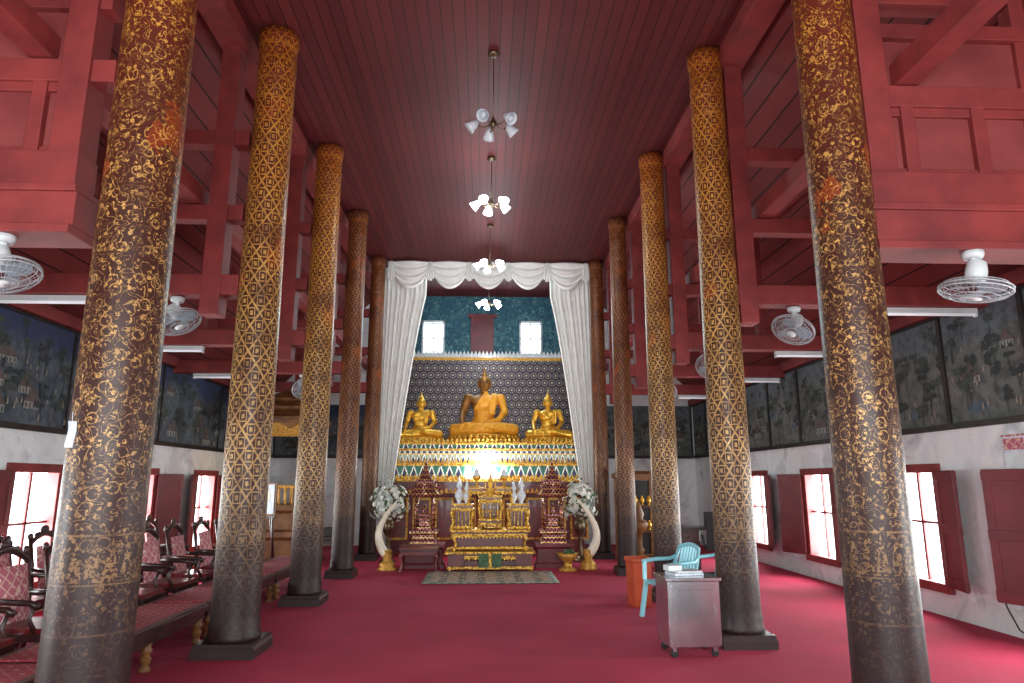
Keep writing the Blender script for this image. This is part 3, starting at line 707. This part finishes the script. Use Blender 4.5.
def bouquet(x,y):
    mb=MB()
    mb.lathe([(.16,0),(.17,.03),(.1,.06),(.05,.12),(.045,.4),(.06,.46),(.05,.5),(.1,.58),(.13,.68),(.12,.78),(.07,.86),(.09,.92)],20,2)
    for i in range(260):
        d=Vector((random.gauss(0,1),random.gauss(0,1),random.gauss(0,1))).normalized()*random.uniform(.6,1)
        c=Vector((d.x*.42,d.y*.26,1.24+d.z*.46-abs(d.x)*.12))
        q=d.to_track_quat('Z','Y').to_matrix().to_4x4()
        T=Matrix.Translation(c)@q@Matrix.Rotation(random.random()*6,4,'Z')
        if i%3==2:
            mb.add([(0,0,0),(.03,.05,.02),(0,.12,.03),(-.03,.05,.02)],[(0,1,2,3)],1,False,T)
        else:
            for k in range(5):
                R=T@Matrix.Rotation(2*PI*k/5,4,'Z')
                mb.add([(0,0,0),(.022,.026,.012),(0,.06,.016),(-.022,.026,.012)],[(0,1,2,3)],0,False,R)
            mb.ell((0,0,.008),.008,3,T,6,4)
    for i in range(14):
        a=random.random()*6.28; r=random.uniform(.1,.34)
        mb.tube([(0,0,.88),(r*.5*math.cos(a),r*.4*math.sin(a),1.05),(r*math.cos(a),r*.7*math.sin(a),1.25)],.005,5,1)
    OB('white_flower_bouquet',mb,[M_petal,M_green,M_brass,M_gold],(x,y,0))
bouquet(-1.97,14.55); bouquet(1.97,14.55)
def tusk(x,y,s):
    mb=MB()
    mb.lathe([(.17,0),(.18,.03),(.12,.07),(.15,.11),(.09,.16),(.07,.2),(.10,.26),(.085,.3)],20,1)
    rd=[.078*(1-i/16)**.6+.008 for i in range(17)]
    pts=[(s*(.20*math.sin(PI*(i/16)**.8)-.16*(i/16)**2),0,.26+1.0*(i/16)) for i in range(17)]
    mb.tube(pts,rd,14,0)
    mb.lathe([(.088,.25),(.092,.3),(.086,.36)],16,1)
    OB('ivory_tusk_on_stand',mb,[M_ivory,M_goldp],(x,y,0))
tusk(-1.80,13.25,-1); tusk(1.93,13.25,1)
mb=MB(); mb.lathe([(.16,0),(.17,.03),(.08,.08),(.07,.16),(.14,.22),(.2,.32),(.19,.32),(.12,.24)],20,0)
for i in range(14):
    a=i*2.4; mb.ell((.09*math.cos(a)*(i%3)/2,.09*math.sin(a)*(i%3)/2,.33+.02*(i%2)),.04,1,None,8,6)
OB('offering_bowl',mb,[M_goldp,M_green],(1.52,13.0,0))
mb=MB(); gtable(mb,(0,0,0),.72,.4,.42); OB('low_lacquer_table',mb,[M_redl,M_wood],(-1.2,13.18,0),bevel=.004)
mb=MB(); mb.grid(lambda u,v:((u-.5)*2.2,(v-.5)*1.45,.012+.004*math.sin(u*9)*math.sin(v*7)),20,14)
OB('patterned_rug',mb,[M_rug],(.1,12.15,0.0),solid=-.01)
# ---------------------------------------------------------------- bench & chairs on left
mb=MB()
bx0,bx1=-3.5,-2.84
segs=[(3.4,5.2),(5.24,7.6),(7.64,10.0),(10.04,12.2)]
for a,b in segs:
    mb.b2(bx0,bx1,a,b,.30,.36,0); mb.b2(bx0+.04,bx1-.04,a+.03,b-.03,.22,.30,1); 
    mb.b2(bx0+.03,bx1-.02,a+.03,b-.03,.36,.375,2)
    for i in range(3):
        y=a+.12+(b-a-.24)*i/2
        for x in (bx0+.08,bx1-.07):
            mb.lathe([(.045,0),(.05,.02),(.03,.05),(.045,.09),(.05,.11),(.03,.13),(.05,.17),(.035,.2),(.045,.23)],14,3,(x,y,0))
OB('long_low_bench',mb,[M_wood,M_wood,M_mat,M_teak],bevel=.004)
def chairmesh():
    mb=MB() # faces +X
    mb.b2(-.25,.25,-.29,.29,.30,.36,0); mb.b2(-.22,.24,-.26,.26,.36,.40,1)
    for y in (-.25,.25):
        mb.tube([(.22,y,.31),(.26,y*1.05,.22),(.23,y,.10),(.26,y*1.06,0)],[.035,.035,.022,.032],8,0)
        mb.tube([(-.23,y,.31),(-.25,y,.17),(-.30,y,0)],[.03,.025,.025],8,0)
        mb.tube([(-.24,y,.34),(-.27,y,.66),(-.33,y*.98,.95)],[.028,.024,.022],8,0)
        mb.ell((-.335,y*.98,.98),(.03,.03,.045),0)
        mb.tube([(-.28,y,.62),(-.1,y*1.08,.61),(.14,y*1.1,.60),(.2,y*1.08,.57)],[.022,.026,.026,.03],8,0)
        mb.tube([(.16,y*1.08,.58),(.12,y*1.05,.47),(.18,y,.36)],[.018,.02,.022],8,0)
    pts=[(-.32-.02*math.sin(PI*t),-.25+.5*t,.90+.11*math.sin(PI*t)) for t in [i/10 for i in range(11)]]
    mb.tube(pts,[.024+.012*math.sin(PI*i/10) for i in range(11)],8,0)
    mb.ell((-.345,0,1.05),(.025,.07,.05),0)
    for y in (-.12,.12): mb.ell((-.34,y,1.0),(.02,.05,.03),0)
    def fn(u,v):
        b=math.sin(PI*u)*math.sin(PI*v); return (-.19-.09*v+.05*max(b,0)**.5,-.21+.42*u,.40+.47*v)
    mb.grid(fn,10,10,2)
    def fb(u,v):
        b=math.sin(PI*u)*math.sin(PI*v); return (-.19-.09*v-.03*max(b,0)**.5,.21-.42*u,.40+.47*v)
    mb.grid(fb,10,10,2)
    return mb
c0=OB('carved_armchair',chairmesh(),[M_wood,M_redl,M_pink],(-3.92,4.75,0))
for i in range(1,9): dup(c0,(-3.92+random.uniform(-.02,.02),4.75+i*.855,0),(0,0,random.uniform(-.05,.05)))
for i in range(8): dup(c0,(-4.85,5.1+i*.86,0),(0,0,random.uniform(-.05,.05)))
# ---------------------------------------------------------------- pulpit
mb=MB()
mb.sq([(.75,0),(.75,.1),(.62,.16),(.62,.5),(.7,.56),(.7,.66),(.62,.7),(.62,1.0),(.72,1.06),(.72,1.16)],0)
for sx in (-1,1):
    for sy in (-1,1):
        mb.tube([(sx*.62,sy*.62,1.1),(sx*.6,sy*.6,1.9),(sx*.6,sy*.6,2.8)],[.06,.045,.05],10,1)
for a in range(4):
    R=Matrix.Rotation(a*PI/2,4,'Z')
    mb.box((.62,0,1.5),(.04,1.14,.06),1,R)
    for k in range(9): mb.tube([(.62,-.5+k*.125,1.16),(.62,-.5+k*.125,1.5)],.018,6,1,R)
    mb.add([(.63,-.6,2.55),(.63,.6,2.55),(.63,.6,2.8),(.63,.25,2.62),(.63,0,2.78),(.63,-.25,2.62),(.63,-.6,2.8)],[(0,1,2,3,4,5,6)],1,False,R)
mb.sq([(.7,2.74),(.75,2.78),(.75,2.86),(.55,3.0),(.58,3.03),(.58,3.08),(.4,3.2),(.42,3.22),(.42,3.26),(.2,3.36),(.06,3.44),(.01,3.5)],0)
OB('monks_pulpit',mb,[M_teak,M_goldp],(-4.1,14.3,0),bevel=.005)
mb=MB(); mb.box((0,0,1.3),(.40,.03,.56),0); mb.box((0,-.02,1.3),(.34,.02,.5),1)
mb.ell((0,-.03,1.36),(.1,.01,.13),2); mb.ell((0,-.03,1.16),(.14,.01,.1),3)
for s in (-1,1): mb.tube([(s*.2,0,0),(s*.12,.0,1.56)],.018,6,4)
mb.tube([(0,.4,0),(0,.02,1.5)],.018,6,4); mb.box((0,-.03,1.0),(.44,.06,.03),4)
OB('framed_portrait_on_easel',mb,[M_teak,M_paper,M_ivory,M_white,M_wood],(-3.85,12.5,0),(0,0,-.3))
mb=MB(); gtable(mb,(0,0,0),.8,.5,.62); mb.lathe(vase_profile(1.0),14,2,(-.2,0,.62)); mb.box((.2,0,.7),(.3,.2,.16),1)
OB('wooden_side_table',mb,[M_wood,M_dark,M_brass],(-3.0,13.1,0),(0,0,.1),bevel=.004)
# ---------------------------------------------------------------- right side furniture
def monobloc():
    mb=MB() # faces +X
    mb.grid(lambda u,v:(-.21+.44*u,-.22+.44*v,.43-.02*math.sin(PI*u)*math.sin(PI*v)-.03*max(0,u-.85)/.15),12,10)
    for sy in (-1,1):
        mb.bar((.19,sy*.2,.43),(.24,sy*.25,0),.05,.035); mb.bar((-.19,sy*.2,.43),(-.27,sy*.24,0),.05,.035)
        mb.bar((.2,sy*.22,.43),(.17,sy*.26,.64),.045,.03)
        mb.tube([(.2,sy*.26,.64),(0,sy*.275,.655),(-.2,sy*.25,.66),(-.27,sy*.2,.7)],[.022,.026,.024,.02],8)
        mb.tube([(-.2,sy*.2,.42),(-.25,sy*.22,.62),(-.31,sy*.19,.8)],[.025,.022,.02],8)
    mb.tube([(-.31-.03*math.sin(PI*t),-.19+.38*t,.8+.045*math.sin(PI*t)) for t in [i/10 for i in range(11)]],.024,8)
    for k in range(6):
        y=-.14+k*.056; mb.bar((-.2-.01,y,.42),(-.33,y,.82),.03,.008)
    return mb
c=OB('plastic_armchair',monobloc(),[M_turq],(2.22,8.55,0),(0,0,math.radians(200)),solid=.006)
dup(c,(2.95,8.85,0),(0,0,math.radians(215)))
mb=MB()
mb.box((0,0,.40),(.54,.44,.58),0); mb.box((0,0,.71),(.58,.48,.03),0)
mb.box((0,-.225,.40),(.48,.012,.52),0); mb.box((0,-.232,.40),(.40,.006,.44),0)
mb.box((.215,-.238,.42),(.02,.012,.09),1)
mb.box((0,0,.105),(.52,.42,.02),1)
for sx in (-1,1):
    for sy in (-1,1):
        R=Matrix.Translation((sx*.21,sy*.17,.04))@Matrix.Rotation(PI/2,4,'X')
        mb.lathe([(.0,-.014),(.036,-.014),(.04,0),(.036,.014),(.0,.014)],16,2,M=R); mb.box((sx*.21,sy*.17,.075),(.04,.05,.05),1)
OB('stainless_steel_cabinet',mb,[M_steel,M_steel,M_black],(1.96,6.9,0),(0,0,math.radians(2)),(.92,.92,.98),bevel=.008)
mb=MB(); mb.box((0,0,.01),(.3,.22,.02),0); mb.box((.02,.01,.03),(.26,.2,.015),1); mb.box((-.1,.04,.06),(.14,.12,.05),1)
OB('stacked_papers',mb,[M_paper,M_wplast],(1.95,6.93,.713),(0,0,.2))
mb=MB(); mb.sq([(.11,0),(.115,.02),(.13,.56),(.145,.57),(.145,.62),(.135,.62),(.125,.58),(.10,.1)],0)
OB('orange_waste_bin',mb,[M_orange],(2.04,9.4,0),(0,0,.2),bevel=.008)
mb=MB()
mb.box((0,0,.74),(1.3,.65,.04),0); mb.box((-.42,0,.37),(.4,.6,.7),0); mb.box((.6,0,.37),(.05,.6,.72),0)
for z in (.15,.37,.6): mb.box((-.42,-.31,z),(.36,.02,.18),1); mb.ell((-.42,-.33,z),.02,2)
mb.box((.1,.0,.9),(.4,.05,.28),3); mb.box((.1,.02,.78),(.06,.1,.06),3); mb.box((.4,0,.8),(.25,.3,.08),4)
OB('office_desk',mb,[M_wood,M_wood,M_brass,M_black,M_paper],(4.25,13.2,0),(0,0,-.2),bevel=.005)
mb=MB()
mb.lathe([(.25,0),(.25,.03),(.04,.06),(.04,.42)],20,0); mb.box((0,0,.47),(.46,.46,.08),0); mb.box((0,.22,.75),(.42,.06,.5),0)
for s in (-1,1): mb.tube([(s*.24,.15,.48),(s*.27,.1,.66),(s*.27,-.12,.66)],.02,8,0)
OB('office_chair',mb,[M_black],(4.1,12.3,0),(0,0,2.9),bevel=.02)
mb=MB()
mb.b2(-.4,.4,-.22,.22,0,.1,0)
for sx in (-1,1):
    for sy in (-1,1): mb.box((sx*.37,sy*.19,.85),(.06,.06,1.6),0)
for z in (.1,.6,1.1,1.65): mb.box((0,0,z),(.76,.42,.04),0)
mb.box((0,.19,.85),(.74,.02,1.55),1); mb.sq([(.42,1.66),(.44,1.7),(.44,1.76),(.3,1.82)],0,sy=.6)
for i in range(10): mb.lathe(vase_profile(.6),10,2,(-.28+.14*(i%5),0,.62+.5*(i//5)))
OB('wooden_display_cabinet',mb,[M_teak,M_dark,M_gold],(3.15,14.6,0),bevel=.005)
mb=MB(); mb.lathe([(.16,0),(.17,.04),(.08,.1),(.06,.3),(.1,.36),(.05,.42),(.05,.7),(.14,.78),(.17,.9),(.15,.95),(.07,1.0),(.1,1.1),(.03,1.3),(.005,1.42)],20,0)
OB('gilded_offering_stand',mb,[M_teak],(2.95,13.4,0),(0,0,0),(1,1,.9))
mb=MB(); mb.box((0,0,0),(.012,.32,.42),0); mb.box((-.008,0,.13),(.006,.28,.12),1); mb.box((-.01,0,-.06),(.004,.28,.2),2); mb.box((0,0,.22),(.02,.33,.02),1)
OB('wall_calendar',mb,[M_paper,M_pink,M_wplast],(XW-.03,7.06,1.86))
mb=MB(); mb.box((-.02,0,.6),(.03,.1,.08),0)
mb.tube([(-.04,0,.58),(-.07,-.03,.45),(-.09,-.1,.3),(-.08,-.22,.1),(-.12,-.6,.015),(-.2,-1.5,.015)],.008,6,1)
OB('wall_socket_with_cable',mb,[M_wplast,M_black],(XW-.006,7.5,0))
# ---------------------------------------------------------------- lights
W=bpy.data.worlds.new('World'); bpy.context.scene.world=W; W.use_nodes=True
bg=W.node_tree.nodes['Background']; bg.inputs[0].default_value=(.9,.97,1,1); bg.inputs[1].default_value=3.4
def area(name,loc,rot,sx,sy,e,col=(1,1,1)):
    l=bpy.data.lights.new(name,'AREA'); l.shape='RECTANGLE'; l.size=sx;l.size_y=sy; l.energy=e; l.color=col
    o=bpy.data.objects.new(name,l); bpy.context.collection.objects.link(o); o.location=loc;o.rotation_euler=rot; return o
area('doorway_daylight',(0,Y0+.15,1.9),(math.radians(90),0,0),9,3.2,690,(.92,1,1))
for s in (-1,1):
    for c in wc: area('window_daylight',(s*(XW+.28),c,1.05),(0,math.radians(90*s),0),1.36,.9,120,(.9,.98,1))
area('clerestory_daylight',(0,18.0,5.6),(math.radians(-70),0,0),3,.8,70,(.6,.88,1))
# ---------------------------------------------------------------- camera
cd=bpy.data.cameras.new('camera'); cam=bpy.data.objects.new('camera',cd); bpy.context.collection.objects.link(cam)
cd.sensor_width=36; cd.lens=24.0; cd.clip_start=.05
cam.location=(0,0,1.6); cam.rotation_euler=(math.radians(90+11.6),0,math.radians(-2.2))
bpy.context.scene.camera=cam
bpy.context.scene.view_settings.view_transform='Standard'
bpy.context.scene.view_settings.look='None'
